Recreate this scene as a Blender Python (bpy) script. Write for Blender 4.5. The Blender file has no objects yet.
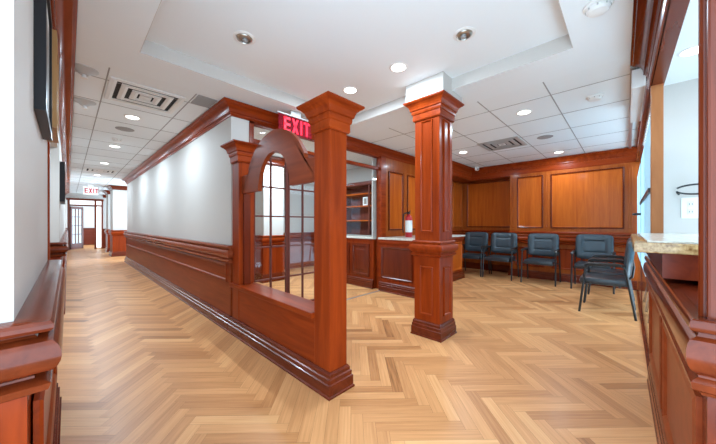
import bpy, bmesh, math, random
from mathutils import Vector, Matrix
random.seed(7)
SC = bpy.context.scene
COL = SC.collection
ZC = 2.58                      # ceiling height

# ------------------------------------------------------------------ materials
def new_mat(name):
    m = bpy.data.materials.new(name); m.use_nodes = True
    nt = m.node_tree
    return m, nt, nt.nodes['Principled BSDF']

def plain(name, col, rough=.5, metal=0, spec=.5, bump=0, bscale=200, var=0):
    m, nt, b = new_mat(name)
    b.inputs['Base Color'].default_value = (*col, 1)
    b.inputs['Roughness'].default_value = rough
    b.inputs['Metallic'].default_value = metal
    b.inputs['Specular IOR Level'].default_value = spec
    tc = nt.nodes.new('ShaderNodeTexCoord')
    if var:
        n = nt.nodes.new('ShaderNodeTexNoise'); n.inputs['Scale'].default_value = 6; n.inputs['Detail'].default_value = 4
        nt.links.new(tc.outputs['Object'], n.inputs['Vector'])
        r = nt.nodes.new('ShaderNodeValToRGB')
        r.color_ramp.elements[0].position = .3; r.color_ramp.elements[1].position = .7
        r.color_ramp.elements[0].color = (*[c*(1-var) for c in col], 1)
        r.color_ramp.elements[1].color = (*[min(1, c*(1+var)) for c in col], 1)
        nt.links.new(n.outputs['Fac'], r.inputs['Fac']); nt.links.new(r.outputs['Color'], b.inputs['Base Color'])
    if bump:
        n = nt.nodes.new('ShaderNodeTexNoise'); n.inputs['Scale'].default_value = bscale; n.inputs['Detail'].default_value = 3
        nt.links.new(tc.outputs['Object'], n.inputs['Vector'])
        bp = nt.nodes.new('ShaderNodeBump'); bp.inputs['Strength'].default_value = bump; bp.inputs['Distance'].default_value = .002
        nt.links.new(n.outputs['Fac'], bp.inputs['Height']); nt.links.new(bp.outputs['Normal'], b.inputs['Normal'])
    return m

def wood(name, c1, c2, axis='z', rough=.3, coat=.35, spec=.1):
    m, nt, b = new_mat(name)
    tc = nt.nodes.new('ShaderNodeTexCoord'); mp = nt.nodes.new('ShaderNodeMapping')
    sc = {'x': (.7, 9, 9), 'y': (9, .7, 9), 'z': (9, 9, .7)}[axis]
    mp.inputs['Scale'].default_value = sc
    nt.links.new(tc.outputs['Object'], mp.inputs['Vector'])
    n = nt.nodes.new('ShaderNodeTexNoise'); n.inputs['Scale'].default_value = 1.6; n.inputs['Detail'].default_value = 7
    n.inputs['Roughness'].default_value = .62; n.inputs['Distortion'].default_value = .6
    nt.links.new(mp.outputs['Vector'], n.inputs['Vector'])
    r = nt.nodes.new('ShaderNodeValToRGB')
    r.color_ramp.elements[0].position = .28; r.color_ramp.elements[1].position = .75
    r.color_ramp.elements[0].color = (*c1, 1); r.color_ramp.elements[1].color = (*c2, 1)
    nt.links.new(n.outputs['Fac'], r.inputs['Fac'])
    nt.links.new(r.outputs['Color'], b.inputs['Base Color'])
    b.inputs['Roughness'].default_value = rough
    b.inputs['Coat Weight'].default_value = coat*.22; b.inputs['Specular IOR Level'].default_value = spec; b.inputs['Coat Roughness'].default_value = .12
    return m

CH1, CH2 = (.16, .0165, .0024), (.34, .046, .006)
M = {}
for ax in 'xyz':
    M['cherry_'+ax] = wood('cherry_wood_'+ax, CH1, CH2, ax)
    M['mahog_'+ax] = wood('mahogany_trim_'+ax, (.085, .009, .002), (.17, .022, .0045), ax, .26, .5, .3)
    M['amber_'+ax] = wood('amber_wood_'+ax, (.34, .058, .006), (.54, .12, .013), ax, .32)
for ax in 'xyz':
    M['honey_'+ax] = wood('honey_wood_'+ax, (.25, .044, .007), (.40, .092, .014), ax, .32)
    M['gloss_'+ax] = wood('polished_mahogany_'+ax, (.085, .0115, .003), (.19, .03, .0075), ax, .22, .8, .22)
M['golden_z'] = wood('golden_wood', (.26, .085, .012), (.42, .16, .03), 'z', .32)
M['tan_z'] = wood('tan_wood', (.24, .085, .03), (.40, .16, .06), 'z', .35)
M['rail_y'] = wood('satin_cherry_rail', (.20, .036, .012), (.33, .07, .026), 'y', .27, .5)
M['wain_y'] = wood('satin_cherry_panel', (.17, .026, .006), (.28, .05, .013), 'y', .35, .3)
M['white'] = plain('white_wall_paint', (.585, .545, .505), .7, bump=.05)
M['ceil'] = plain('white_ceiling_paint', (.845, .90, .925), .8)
M['tile'] = plain('ceiling_tile', (.84, .89, .91), .85, bump=.25, bscale=300)
M['tbar'] = plain('ceiling_grid_grey', (.33, .33, .33), .6)  # grid strips, their grey stands in for the shadow gap at tile edges
M['whiteplastic'] = plain('white_plastic', (.82, .82, .80), .35)
M['louvre'] = plain('grey_louvre', (.5, .5, .49), .4, .3)
M['greyplastic'] = plain('grey_grille', (.32, .32, .32), .55, bump=.4, bscale=400)
M['steel'] = plain('brushed_nickel', (.55, .54, .5), .3, 1)
M['alu'] = plain('aluminium_track', (.55, .56, .56), .35, .8)
M['black'] = plain('black_metal', (.012, .012, .013), .38)
M['vinyl'] = plain('slate_vinyl', (.038, .054, .066), .36, bump=.12, bscale=350, var=.1)
M['seatvinyl'] = plain('black_vinyl', (.024, .031, .037), .34, bump=.12, bscale=350, var=.1)
M['dark'] = plain('dark_gap', (.02, .02, .02), .8)
M['blackframe'] = plain('black_frame', (.016, .013, .014), .35, spec=.15)
M['red'] = plain('fire_red', (.45, .012, .02), .3)
M['label'] = plain('paper_label', (.75, .75, .72), .5)
M['mat'] = plain('picture_mat', (.7, .69, .66), .6)
M['art'] = plain('muted_print', (.28, .25, .22), .6, var=.5)
M['oak'] = wood('light_oak_frame', (.33, .16, .06), (.5, .27, .11), 'z', .4, .1)
M['shelf'] = wood('dark_hutch', (.11, .03, .022), (.19, .055, .04), 'z', .4, .2)
M['greywall'] = plain('grey_wall_paint', (.55, .56, .57), .8)

def granite(name, c1, c2, sc):
    m, nt, b = new_mat(name)
    tc = nt.nodes.new('ShaderNodeTexCoord')
    n = nt.nodes.new('ShaderNodeTexNoise'); n.inputs['Scale'].default_value = sc; n.inputs['Detail'].default_value = 8
    n.inputs['Roughness'].default_value = .75
    nt.links.new(tc.outputs['Object'], n.inputs['Vector'])
    r = nt.nodes.new('ShaderNodeValToRGB'); r.color_ramp.elements[0].position = .35; r.color_ramp.elements[1].position = .62
    r.color_ramp.elements[0].color = (*c1, 1); r.color_ramp.elements[1].color = (*c2, 1)
    nt.links.new(n.outputs['Fac'], r.inputs['Fac']); nt.links.new(r.outputs['Color'], b.inputs['Base Color'])
    b.inputs['Roughness'].default_value = .16
    return m
M['granite'] = granite('golden_granite', (.17, .075, .022), (.55, .36, .16), 38)
M['stone'] = granite('pale_stone', (.5, .46, .38), (.74, .72, .66), 30)

def glass(name, tint=(.96, .98, .98), refl=.08):
    m, nt, b = new_mat(name)
    nt.nodes.remove(b)
    out = nt.nodes['Material Output']
    t = nt.nodes.new('ShaderNodeBsdfTransparent'); t.inputs['Color'].default_value = (*tint, 1)
    g = nt.nodes.new('ShaderNodeBsdfGlossy'); g.inputs['Roughness'].default_value = .02
    lw = nt.nodes.new('ShaderNodeLayerWeight'); lw.inputs['Blend'].default_value = .5
    pw = nt.nodes.new('ShaderNodeMath'); pw.operation = 'POWER'; pw.inputs[1].default_value = 4
    nt.links.new(lw.outputs['Facing'], pw.inputs[0])
    ma = nt.nodes.new('ShaderNodeMath'); ma.operation = 'MULTIPLY_ADD'; ma.inputs[1].default_value = .6; ma.inputs[2].default_value = .03
    nt.links.new(pw.outputs[0], ma.inputs[0])
    mx = nt.nodes.new('ShaderNodeMixShader')
    nt.links.new(ma.outputs[0], mx.inputs['Fac'])
    nt.links.new(t.outputs[0], mx.inputs[1]); nt.links.new(g.outputs[0], mx.inputs[2])
    nt.links.new(mx.outputs[0], out.inputs['Surface'])
    return m
M['glass'] = glass('clear_glass')

def film(name, col, a, emis=None):
    m, nt, b = new_mat(name)
    b.inputs['Base Color'].default_value = (*col, 1); b.inputs['Roughness'].default_value = .3
    b.inputs['Alpha'].default_value = a
    if emis:
        b.inputs['Emission Color'].default_value = (*emis[0], 1); b.inputs['Emission Strength'].default_value = emis[1]
    return m
m, nt, b = new_mat('blue_frosted_film'); nt.nodes.remove(b)
t_ = nt.nodes.new('ShaderNodeBsdfTranslucent'); t_.inputs['Color'].default_value = (.72, .88, .95, 1)
d_ = nt.nodes.new('ShaderNodeBsdfDiffuse'); d_.inputs['Color'].default_value = (.6, .78, .86, 1)
x_ = nt.nodes.new('ShaderNodeMixShader'); x_.inputs['Fac'].default_value = .55
nt.links.new(d_.outputs[0], x_.inputs[1]); nt.links.new(t_.outputs[0], x_.inputs[2]); nt.links.new(x_.outputs[0], nt.nodes['Material Output'].inputs['Surface'])
M['frost'] = m
M['redacrylic'] = film('red_acrylic', (.26, .008, .018), .72)
for k_ in ('redacrylic',):
    M[k_].node_tree.nodes['Principled BSDF'].inputs['Specular IOR Level'].default_value = .05; M[k_].node_tree.nodes['Principled BSDF'].inputs['Roughness'].default_value = .6
M['redpaint'] = plain('red_sign_paint', (.62, .02, .03), .5)
M['redletter'] = film('lit_red_letter', (.8, .02, .04), 1, ((1, .05, .10), .8))
def emis(name, col, s):
    m, nt, b = new_mat(name)
    b.inputs['Base Color'].default_value = (.8, .8, .8, 1)
    b.inputs['Emission Color'].default_value = (*col, 1); b.inputs['Emission Strength'].default_value = s
    return m
M['lamp'] = emis('lit_lamp', (1, .97, .92), 6)
M['redletter'].node_tree.nodes['Principled BSDF'].inputs['Specular IOR Level'].default_value = .05
M['signwhite'] = emis('lit_sign_face', (1, .95, .95), .12)
M['daylight'] = emis('bright_sidelight_pane', (1, 1, 1), .9)

# floor: one tone per strip comes from a face attribute, grain from the UV of each strip
def floor_mat():
    m, nt, b = new_mat('herringbone_oak')
    at = nt.nodes.new('ShaderNodeAttribute'); at.attribute_name = 'tone'
    uv = nt.nodes.new('ShaderNodeUVMap'); uv.uv_map = 'UVMap'
    mp = nt.nodes.new('ShaderNodeMapping'); mp.inputs['Scale'].default_value = (3, 70, 1)
    nt.links.new(uv.outputs['UV'], mp.inputs['Vector'])
    n = nt.nodes.new('ShaderNodeTexNoise'); n.inputs['Scale'].default_value = 1; n.inputs['Detail'].default_value = 5
    nt.links.new(mp.outputs['Vector'], n.inputs['Vector'])
    ad = nt.nodes.new('ShaderNodeMath'); ad.operation = 'MULTIPLY_ADD'
    ad.inputs[1].default_value = .5; ad.inputs[2].default_value = -.25
    nt.links.new(n.outputs['Fac'], ad.inputs[0])
    a2 = nt.nodes.new('ShaderNodeMath'); a2.operation = 'ADD'
    nt.links.new(ad.outputs[0], a2.inputs[0]); nt.links.new(at.outputs['Fac'], a2.inputs[1])
    r = nt.nodes.new('ShaderNodeValToRGB')
    cr = r.color_ramp
    cr.elements[0].position = 0; cr.elements[0].color = (.10, .04, .015, 1)
    cr.elements[1].position = 1; cr.elements[1].color = (.84, .48, .22, 1)
    e = cr.elements.new(.25); e.color = (.44, .175, .062, 1)
    e = cr.elements.new(.6); e.color = (.66, .305, .122, 1)
    nt.links.new(a2.outputs[0], r.inputs['Fac']); nt.links.new(r.outputs['Color'], b.inputs['Base Color'])
    b.inputs['Roughness'].default_value = .38
    b.inputs['Coat Weight'].default_value = .04; b.inputs['Specular IOR Level'].default_value = .25; b.inputs['Coat Roughness'].default_value = .2
    return m
M['floor'] = floor_mat()

# ------------------------------------------------------------------ mesh helpers
def BM(): return bmesh.new()

def box(bm, x0, x1, y0, y1, z0, z1, bev=0):
    vs = [bm.verts.new((x, y, z)) for x in (x0, x1) for y in (y0, y1) for z in (z0, z1)]
    f = [(0, 1, 3, 2), (4, 6, 7, 5), (0, 4, 5, 1), (2, 3, 7, 6), (0, 2, 6, 4), (1, 5, 7, 3)]
    fs = [bm.faces.new([vs[i] for i in q]) for q in f]
    if bev:
        es = list({e for g in fs for e in g.edges})
        bmesh.ops.bevel(bm, geom=es, offset=bev, segments=2, profile=.6, affect='EDGES')
    return bm

def sweep(bm, path, prof, closed=False):
    """profile points (out, z) carried along a plan path; 'out' points to the right of travel, corners mitred"""
    n = len(path); rings = []
    for i, p in enumerate(path):
        ds = []
        if closed or i > 0:
            q = path[i-1]; d = Vector((p[0]-q[0], p[1]-q[1])).normalized(); ds.append(d)
        if closed or i < n-1:
            q = path[(i+1) % n]; d = Vector((q[0]-p[0], q[1]-p[1])).normalized(); ds.append(d)
        ns = [Vector((d.y, -d.x)) for d in ds]
        m = ns[0] if len(ns) == 1 else (ns[0]+ns[1])/(1+ns[0].dot(ns[1]))
        rings.append([bm.verts.new((p[0]+m.x*o, p[1]+m.y*o, z)) for o, z in prof])
    k = len(prof)
    for i in range(n if closed else n-1):
        a, b = rings[i], rings[(i+1) % n]
        for j in range(k):
            bm.faces.new((a[j], b[j], b[(j+1) % k], a[(j+1) % k]))
    if not closed:
        bm.faces.new(rings[0]); bm.faces.new(rings[-1][::-1])
    return bm

def square(cx, cy, hx, hy):     # right of travel = outward
    return [(cx-hx, cy+hy), (cx-hx, cy-hy), (cx+hx, cy-hy), (cx+hx, cy+hy)]

def rings(bm, o, u, v, n, w, h, prof, fill=True):
    """mitred rectangular frame on a plane: profile points (inset, height)"""
    o, u, v, n = map(Vector, (o, u, v, n)); last = None
    for d, t in prof:
        r = [bm.verts.new(o+u*a+v*b+n*t) for a, b in ((d, d), (w-d, d), (w-d, h-d), (d, h-d))]
        if last:
            for i in range(4): bm.faces.new((last[i], last[(i+1) % 4], r[(i+1) % 4], r[i]))
        last = r
    if fill: bm.faces.new(last)
    return bm

def tube(bm, pts, r, n=8, rx=None):
    pts = [Vector(p) for p in pts]; prev = None; a = None
    for i, p in enumerate(pts):
        d = (pts[min(i+1, len(pts)-1)]-pts[max(i-1, 0)]).normalized()
        if a is None:
            a = d.cross(Vector((1, 0, 0)) if abs(d.x) < .9 else Vector((0, 1, 0))).normalized()
        else:
            a = (a-d*a.dot(d)).normalized()
        b = d.cross(a)
        ring = [bm.verts.new(p+(a*math.cos(t)*r+b*math.sin(t)*(rx or r))) for t in [2*math.pi*k/n for k in range(n)]]
        if prev:
            for k in range(n): bm.faces.new((prev[k], prev[(k+1) % n], ring[(k+1) % n], ring[k]))
        else: bm.faces.new(ring[::-1])
        prev = ring
    bm.faces.new(prev)
    return bm

def smooth_path(pts, rad=.05, seg=5):
    pts = [Vector(p) for p in pts]; out = [pts[0]]
    for i in range(1, len(pts)-1):
        a, b, c = pts[i-1], pts[i], pts[i+1]
        r = min(rad, (a-b).length*.45, (c-b).length*.45)
        p, q = b+(a-b).normalized()*r, b+(c-b).normalized()*r
        for k in range(seg+1):
            t = k/seg; out.append((1-t)**2*p+2*t*(1-t)*b+t*t*q)
    out.append(pts[-1]); return out

def lathe(bm, prof, c=(0, 0, 0), n=24):
    """profile (radius, z) turned round the vertical axis through c"""
    prev = None
    for r, z in prof:
        ring = [bm.verts.new((c[0]+r*math.cos(2*math.pi*k/n), c[1]+r*math.sin(2*math.pi*k/n), c[2]+z)) for k in range(n)]
        if prev:
            for k in range(n): bm.faces.new((prev[k], prev[(k+1) % n], ring[(k+1) % n], ring[k]))
        else: bm.faces.new(ring[::-1])
        prev = ring
    bm.faces.new(prev)
    return bm

def prism(bm, poly, axis, a, b):
    """2-D polygon extruded from a to b along an axis; poly in the other two axes' order"""
    def pt(p, t): return {'x': (t, p[0], p[1]), 'y': (p[0], t, p[1]), 'z': (p[0], p[1], t)}[axis]
    A = [bm.verts.new(pt(p, a)) for p in poly]; B = [bm.verts.new(pt(p, b)) for p in poly]
    n = len(poly)
    bm.faces.new(A); bm.faces.new(B[::-1])
    for i in range(n): bm.faces.new((A[i], A[(i+1) % n], B[(i+1) % n], B[i]))
    return bm

def obj(name, bm, mat, parent=None, smooth=False, bevel=0):
    bmesh.ops.recalc_face_normals(bm, faces=bm.faces[:])
    me = bpy.data.meshes.new(name); bm.to_mesh(me); bm.free()
    me.materials.append(M[mat] if isinstance(mat, str) else mat)
    o = bpy.data.objects.new(name, me); COL.objects.link(o)
    if smooth:
        for p in me.polygons: p.use_smooth = True
        try: me.set_sharp_from_angle(angle=math.radians(28))
        except Exception: pass
    if parent:
        o.parent = parent; o.matrix_parent_inverse = Matrix.Translation(parent.location).inverted() if not parent.rotation_euler.z else Matrix()
        if parent.type == 'MESH': o.matrix_parent_inverse = Matrix()
    if bevel:
        b = o.modifiers.new('edge', 'BEVEL'); b.width = bevel; b.segments = 2; b.limit_method = 'ANGLE'
    return o

def tag(o, label, cat, group=None):
    o['label'] = label; o['category'] = cat
    if group: o['group'] = group
    return o

def thing(name, label, cat, loc=(0, 0, 0), group=None):
    o = bpy.data.objects.new(name, None); COL.objects.link(o)
    o.empty_display_size = .1; o.location = loc
    return tag(o, label, cat, group)

def struct(name, bm, mat, parent=None, smooth=False, bevel=0):
    o = obj(name, bm, mat, parent, smooth, bevel); o['kind'] = 'structure'; return o

def copy_tree(o, parent=None):
    c = o.copy(); COL.objects.link(c)
    if parent: c.parent = parent
    for ch in list(o.children): copy_tree(ch, c)
    return c

# ------------------------------------------------------------------ moulding profiles (out, z)
BASE = [(-.01, 0), (.042, 0), (.042, .012), (.034, .018), (.034, .086), (.026, .091), (.026, .12), (.017, .126), (.017, .148), (.006, .163), (-.01, .163)]
def arc(cx, cz, rx, rz, a0, a1, n=6):
    return [(cx+rx*math.cos(math.radians(a0+(a1-a0)*i/n)), cz+rz*math.sin(math.radians(a0+(a1-a0)*i/n))) for i in range(n+1)]
RAIL = ([(-.012, .755), (.016, .755), (.022, .763), (.044, .772), (.048, .79), (.036, .798), (.026, .802), (.026, .808), (.034, .815)]
        + arc(.034, .862, .028, .046, -75, 55, 7) + [(.03, .908), (.026, .914), (.026, .92)] + arc(.040, .9365, .012, .0165, -90, 90, 5) + [(-.012, .953)])
CROWN = ([(-.01, 2.425), (.012, 2.425), (.016, 2.437), (.024, 2.442), (.024, 2.462), (.033, 2.466), (.036, 2.474)]
         + [(.04, 2.492), (.052, 2.515), (.072, 2.532), (.092, 2.54)] + [(.1, 2.543), (.104, 2.55), (.118, 2.556), (.12, 2.566), (-.01, 2.566)])
COVE = [(-.01, 2.566), (.10, 2.566), (.085, 2.58), (-.01, 2.58)]
def CAP(z):                      # pilaster / column capital, z = top
    return ([(-.01, z-.20), (.012, z-.20), (.018, z-.19), (.018, z-.135), (.026, z-.128), (.03, z-.11), (.03, z-.092), (.04, z-.088)]
            + [(.043, z-.07), (.053, z-.048), (.07, z-.03), (.084, z-.022)] + [(.088, z-.017), (.094, z-.012), (.095, z), (-.01, z)])
PANEL = [(0, 0), (0, .016), (.01, .022), (.022, .018), (.03, .005), (.04, .0015)]

# ------------------------------------------------------------------ floor
def clip(poly, x0, x1, y0, y1):
    for ax, lim, sg in ((0, x0, 1), (0, x1, -1), (1, y0, 1), (1, y1, -1)):
        out = []
        for i in range(len(poly)):
            a, b = poly[i-1], poly[i]
            ia, ib = sg*(a[ax]-lim) >= 0, sg*(b[ax]-lim) >= 0
            if ia != ib:
                t = (lim-a[ax])/(b[ax]-a[ax]); out.append(tuple(a[k]+(b[k]-a[k])*t for k in range(4)))
            if ib: out.append(b)
        poly = out
        if len(poly) < 3: return []
    return poly

def build_floor():
    W, L, g = .074, .52, .0006
    bm = BM(); uvl = bm.loops.layers.uv.new('UVMap'); tl = bm.faces.layers.float.new('tone')
    s = math.sqrt(.5)
    regs = [(-.6, 7.7, -.7, 6.6), (-1.7, 2.6, 6.6, 22)]
    ox, oy = .185, .1
    for rg in regs:
        x0, x1, y0, y1 = rg
        f = bm.faces.new([bm.verts.new((a, b, -.0015)) for a, b in ((x0, y0), (x1, y0), (x1, y1), (x0, y1))]); f[tl] = .12
    for j in range(-30, 31):
        for i in range(-260, 330):
            bx, by = i*W+j*L, i*W-j*L
            for kind in (0, 1):
                if kind == 0: q = [(g, g, g, g), (L-g, g, L, g), (L-g, W-g, L, W), (g, W-g, g, W)]
                else: q = [(g, W+g, 0, 0), (W-g, W+g, 0, W), (W-g, W+L-g, L, W), (g, W+L-g, L, 0)]
                wp = [((bx+a-(by+b))*s+ox, (bx+a+by+b)*s+oy, c, d) for a, b, c, d in q]
                cx = sum(p[0] for p in wp)/4; cy = sum(p[1] for p in wp)/4
                for x0, x1, y0, y1 in regs:
                    if cx < x0-.4 or cx > x1+.4 or cy < y0-.4 or cy > y1+.4: continue
                    rr = random.Random((i*7919+j*104729+kind*31) & 0xffffff)
                    pl = clip(wp, x0, x1, y0, y1)
                    if len(pl) < 3: continue
                    f = bm.faces.new([bm.verts.new((p[0], p[1], 0)) for p in pl])
                    u0, v0 = rr.random()*50, rr.random()*50
                    for lp, p in zip(f.loops, pl): lp[uvl].uv = (u0+p[2], v0+p[3])
                    t = rr.gauss(.51, .105)
                    if rr.random() < .06: t -= .2
                    f[tl] = min(.92, max(.12, t))
    for f in bm.faces:
        if f.normal.z < 0: f.normal_flip()
    me = bpy.data.meshes.new('floor'); bm.to_mesh(me); bm.free(); me.materials.append(M['floor'])
    o = bpy.data.objects.new('floor', me); COL.objects.link(o); o['kind'] = 'structure'
    for p in me.polygons:
        if p.normal.z < 0: p.flip()
build_floor()

# ------------------------------------------------------------------ ceiling
TX0, TX1, TY0, TY1, TZ = .40, 2.755, .305, 2.83, 2.70
bm = BM()
for a in ((-.6, TX0, -.7, 3.25), (TX1, 3.22, -1.6, 3.3), (TX0, TX1, -1.6, TY0), (TX0, TX1, TY1, 3.25)):
    box(bm, a[0], a[1], a[2], a[3], ZC, ZC+.2)
box(bm, TX0-.05, TX1+.05, TY0-.05, TY1+.05, TZ, TZ+.1)
struct('ceiling', bm, 'ceil')
bm = BM()
e = .003
for a in ((TX0, TX0+e, TY0, TY1), (TX1-e, TX1, TY0, TY1), (TX0+e, TX1-e, TY0, TY0+e), (TX0+e, TX1-e, TY1-e, TY1)): box(bm, *a, ZC+.0005, TZ-.0005)
struct('trim_32', bm, 'white')  # shade put into the paint: tray sides darker than the ceiling
bm = BM(); box(bm, 2.565, 3.0, 1.305, 1.745, 2.507, TZ+.02)
struct('trim_1', bm, 'white')  # stub painted darker than the ceiling to offset the stronger light on it
bm = BM()
box(bm, 3.22, 4.25, -1.6, 3.5, ZC, ZC+.1); box(bm, 4.25, 7.7, -.2, 3.5, ZC, ZC+.1); box(bm, -1.7, 2.6, 3.25, 22, ZC, ZC+.1); box(bm, 2.6, 7.7, 3.5, 6.6, ZC, ZC+.1)
struct('ceiling_tiles', bm, 'tile')
bm = BM()
hb = .0055; zb = ZC-.0025
for y in (-.04, .59, 1.22, 1.85, 2.48): box(bm, 3.22, 7.1, y-hb, y+hb, zb, ZC+.001)
for x in (3.60, 4.32, 5.04, 5.76, 6.48): box(bm, x-hb, x+hb, -.13, 3.2, zb, ZC+.001)
for x in (.255, .95): box(bm, x-hb, x+hb, 3.3, 18, zb, ZC+.001)
y = 3.6
while y < 18:
    box(bm, -.02, 1.2, y-hb, y+hb, zb, ZC+.001); y += .69
struct('trim_2', bm, 'tbar')

# ------------------------------------------------------------------ left side of the corridor
XL = -.095
bm = BM()
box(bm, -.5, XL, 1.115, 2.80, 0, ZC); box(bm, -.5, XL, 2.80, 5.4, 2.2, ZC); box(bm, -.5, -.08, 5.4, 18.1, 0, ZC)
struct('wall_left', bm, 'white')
bm = BM(); box(bm, -2.1, -2.0, 2.5, 5.7, 0, ZC); box(bm, -2.0, -.5, 2.5, 2.6, 0, ZC); box(bm, -2.0, -.5, 5.6, 5.7, 0, ZC); struct('wall_light_block', bm, 'white')  # unseen shell added to block sky light from flooding the corridor
bm = BM(); box(bm, -2.1, -.5, 2.5, 5.7, ZC, ZC+.1); struct('ceiling_light_block', bm, 'ceil')
bm = BM(); box(bm, -2.1, -.6, 2.5, 5.7, -.1, 0); struct('floor_light_block', bm, 'oak')
bm = BM(); box(bm, -.105, -.085, 2.795, 2.835, .955, 2.2); box(bm, -.5, -.093, 2.80, 2.835, .0, 2.2)
struct('door_1', bm, 'cherry_z')
for nm, pth in (('trim_3', [(-.5, 1.135), (XL, 1.135), (XL, 2.74), (-.5, 2.74)]), ('trim_4', [(-.5, 5.4), (-.08, 5.4), (-.08, 18.0)])):
    bm = BM(); sweep(bm, pth, [(o*1.36, z) for o, z in RAIL]); struct(nm, bm, 'gloss_y', smooth=True)
bm = BM()
sweep(bm, [(-.5, 1.135), (XL, 1.135), (XL, 2.74), (-.5, 2.74)], [(-.01, 0), (.022, 0), (.022, .77), (-.01, .77)])
sweep(bm, [(-.5, 5.4), (-.08, 5.4), (-.08, 18.0)], [(-.01, 0), (.012, 0), (.012, .77), (-.01, .77)])
struct('trim_5', bm, 'cherry_z')
bm = BM()
rings(bm, (-.46, 1.113, .2), (1, 0, 0), (0, 0, 1), (0, -1, 0), .335, .52, PANEL)
struct('trim_6', bm, 'golden_z')
bm = BM()
y = 1.2
for a, b in ((1.2, 2.68), (5.5, 7.6), (7.7, 9.8), (9.9, 12), (12.1, 14.4)):
    rings(bm, (-.068, a, .2), (0, 1, 0), (0, 0, 1), (1, 0, 0), b-a, .5, [(0, 0), (0, .012), (.008, .02), (.03, .014), (.045, .003)])
struct('trim_7', bm, 'cherry_y')
for nm, pth in (('baseboard_left', [(-.5, 1.115), (-.072, 1.115), (-.072, 2.75), (-.5, 2.75)]), ('baseboard_hall', [(-.5, 5.39), (-.068, 5.39), (-.068, 18)])):
    bm = BM(); sweep(bm, pth, BASE); struct(nm, bm, 'mahog_y')

def dentils(bm, path, out, z0, z1, step=.022, w=.012, dep=.01):
    for i in range(len(path)-1):
        a, b = Vector(path[i]), Vector(path[i+1]); d = (b-a).normalized(); n = Vector((d.y, -d.x))
        L = (b-a).length; k = int(L/step)
        for j in range(k):
            p = a+d*(j+.5)*step; q = [p-d*w/2+n*out, p+d*w/2+n*out, p+d*w/2+n*(out+dep), p-d*w/2+n*(out+dep)]
            prism(bm, [(v.x, v.y) for v in q], 'z', z0, z1)
LC = [(-.5, 1.115), (XL, 1.115), (XL, 18.0)]
bm = BM(); sweep(bm, LC, [(o*1.15, z) for o, z in CROWN]); dentils(bm, [(XL, 1.115), (XL, 6)], .026, 2.445, 2.46)
struct('trim_8', bm, 'rail_y', smooth=True)

# ------------------------------------------------------------------ corridor wall with wainscot, right of the corridor
XW = 1.29
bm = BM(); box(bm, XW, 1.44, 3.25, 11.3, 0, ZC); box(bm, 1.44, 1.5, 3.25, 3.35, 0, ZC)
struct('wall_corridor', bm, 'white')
bm = BM(); box(bm, 1.266, XW, 3.205, 11.32, 0, .94)
rings(bm, (1.266, 11.25, .53), (0, -1, 0), (0, 0, 1), (-1, 0, 0), 7.95, .215, [(0, 0), (0, .01), (.01, .016), (.025, .012), (.035, .002)])
struct('trim_9', bm, 'wain_y')
bm = BM(); sweep(bm, [(1.4, 11.32), (1.266, 11.32), (1.266, 3.2), (1.30, 3.2)], [(o, z) for o, z in RAIL]); struct('trim_10', bm, 'rail_y', smooth=True)
bm = BM(); sweep(bm, [(1.4, 11.33), (1.264, 11.33), (1.264, 3.2)], BASE); struct('baseboard_corridor', bm, 'mahog_y')

# ------------------------------------------------------------------ crown round the room
CP = [(1.45, 11.32), (1.29, 11.32), (1.29, 3.25), (5.2, 3.25), (5.2, 2.85), (7.1, 2.85), (7.1, -.13)]
bm = BM(); sweep(bm, CP, CROWN); struct('trim_11', bm, 'cherry_x', smooth=True)
bm = BM(); sweep(bm, CP, COVE); struct('trim_12', bm, 'ceil')

# ------------------------------------------------------------------ back of the room
bm = BM(); box(bm, 7.1, 7.65, -1.2, 1.95, 0, ZC); box(bm, 7.5, 7.65, 1.95, 3.4, 0, ZC)
struct('wall_back', bm, 'honey_z')
bm = BM(); box(bm, 4.09, 7.5, 3.25, 3.34, 0, ZC); struct('wall_cabinet', bm, 'honey_z')
bm = BM(); box(bm, 5.2, 7.5, 2.85, 3.25, 2.29, ZC); box(bm, 7.1, 7.5, 1.95, 2.85, 2.29, ZC); struct('trim_13', bm, 'cherry_x')
bm = BM(); sweep(bm, [(5.2, 2.85), (7.1, 2.85), (7.1, -.13)], [(-.01, 2.31), (.008, 2.31), (.012, 2.32), (.012, 2.345), (.006, 2.35), (.006, 2.43), (-.01, 2.43)])
struct('trim_14', bm, 'cherry_y')
# frames (stiles and rails of the panelling)
bm = BM()
for y0, y1 in ((1.807, 1.95), (1.17, 1.296), (-.13, .03)): box(bm, 7.088, 7.1, y0, y1, 1.0, 2.31)
box(bm, 7.09, 7.1, -.13, 1.95, 2.245, 2.31); box(bm, 7.09, 7.1, -.13, 1.95, 1.0, 1.095)
for y0 in (-.045, 1.225, 1.87): rings(bm, (7.088, y0+.03, 1.1), (0, -1, 0), (0, 0, 1), (-1, 0, 0), .06, 1.14, [(0, 0), (.006, .006), (.018, .006), (.024, .001)])
struct('trim_15', bm, 'honey_z')
bm = BM()
rings(bm, (7.1, 1.80, 1.10), (0, -1, 0), (0, 0, 1), (-1, 0, 0), .50, 1.14, PANEL)
rings(bm, (7.1, 1.165, 1.10), (0, -1, 0), (0, 0, 1), (-1, 0, 0), 1.13, 1.14, PANEL)
rings(bm, (3.30+.9, 3.25, 1.07), (1, 0, 0), (0, 0, 1), (0, -1, 0), .46, 1.12, PANEL)
rings(bm, (4.82, 3.25, 1.07), (1, 0, 0), (0, 0, 1), (0, -1, 0), .36, 1.12, PANEL)
struct('trim_16', bm, 'amber_z')
BEAD = [(0, .001), (0, .018), (.01, .024), (.022, .02), (.028, .006)]
bm = BM()
rings(bm, (7.1, 1.80, 1.10), (0, -1, 0), (0, 0, 1), (-1, 0, 0), .50, 1.14, BEAD, False)
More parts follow.
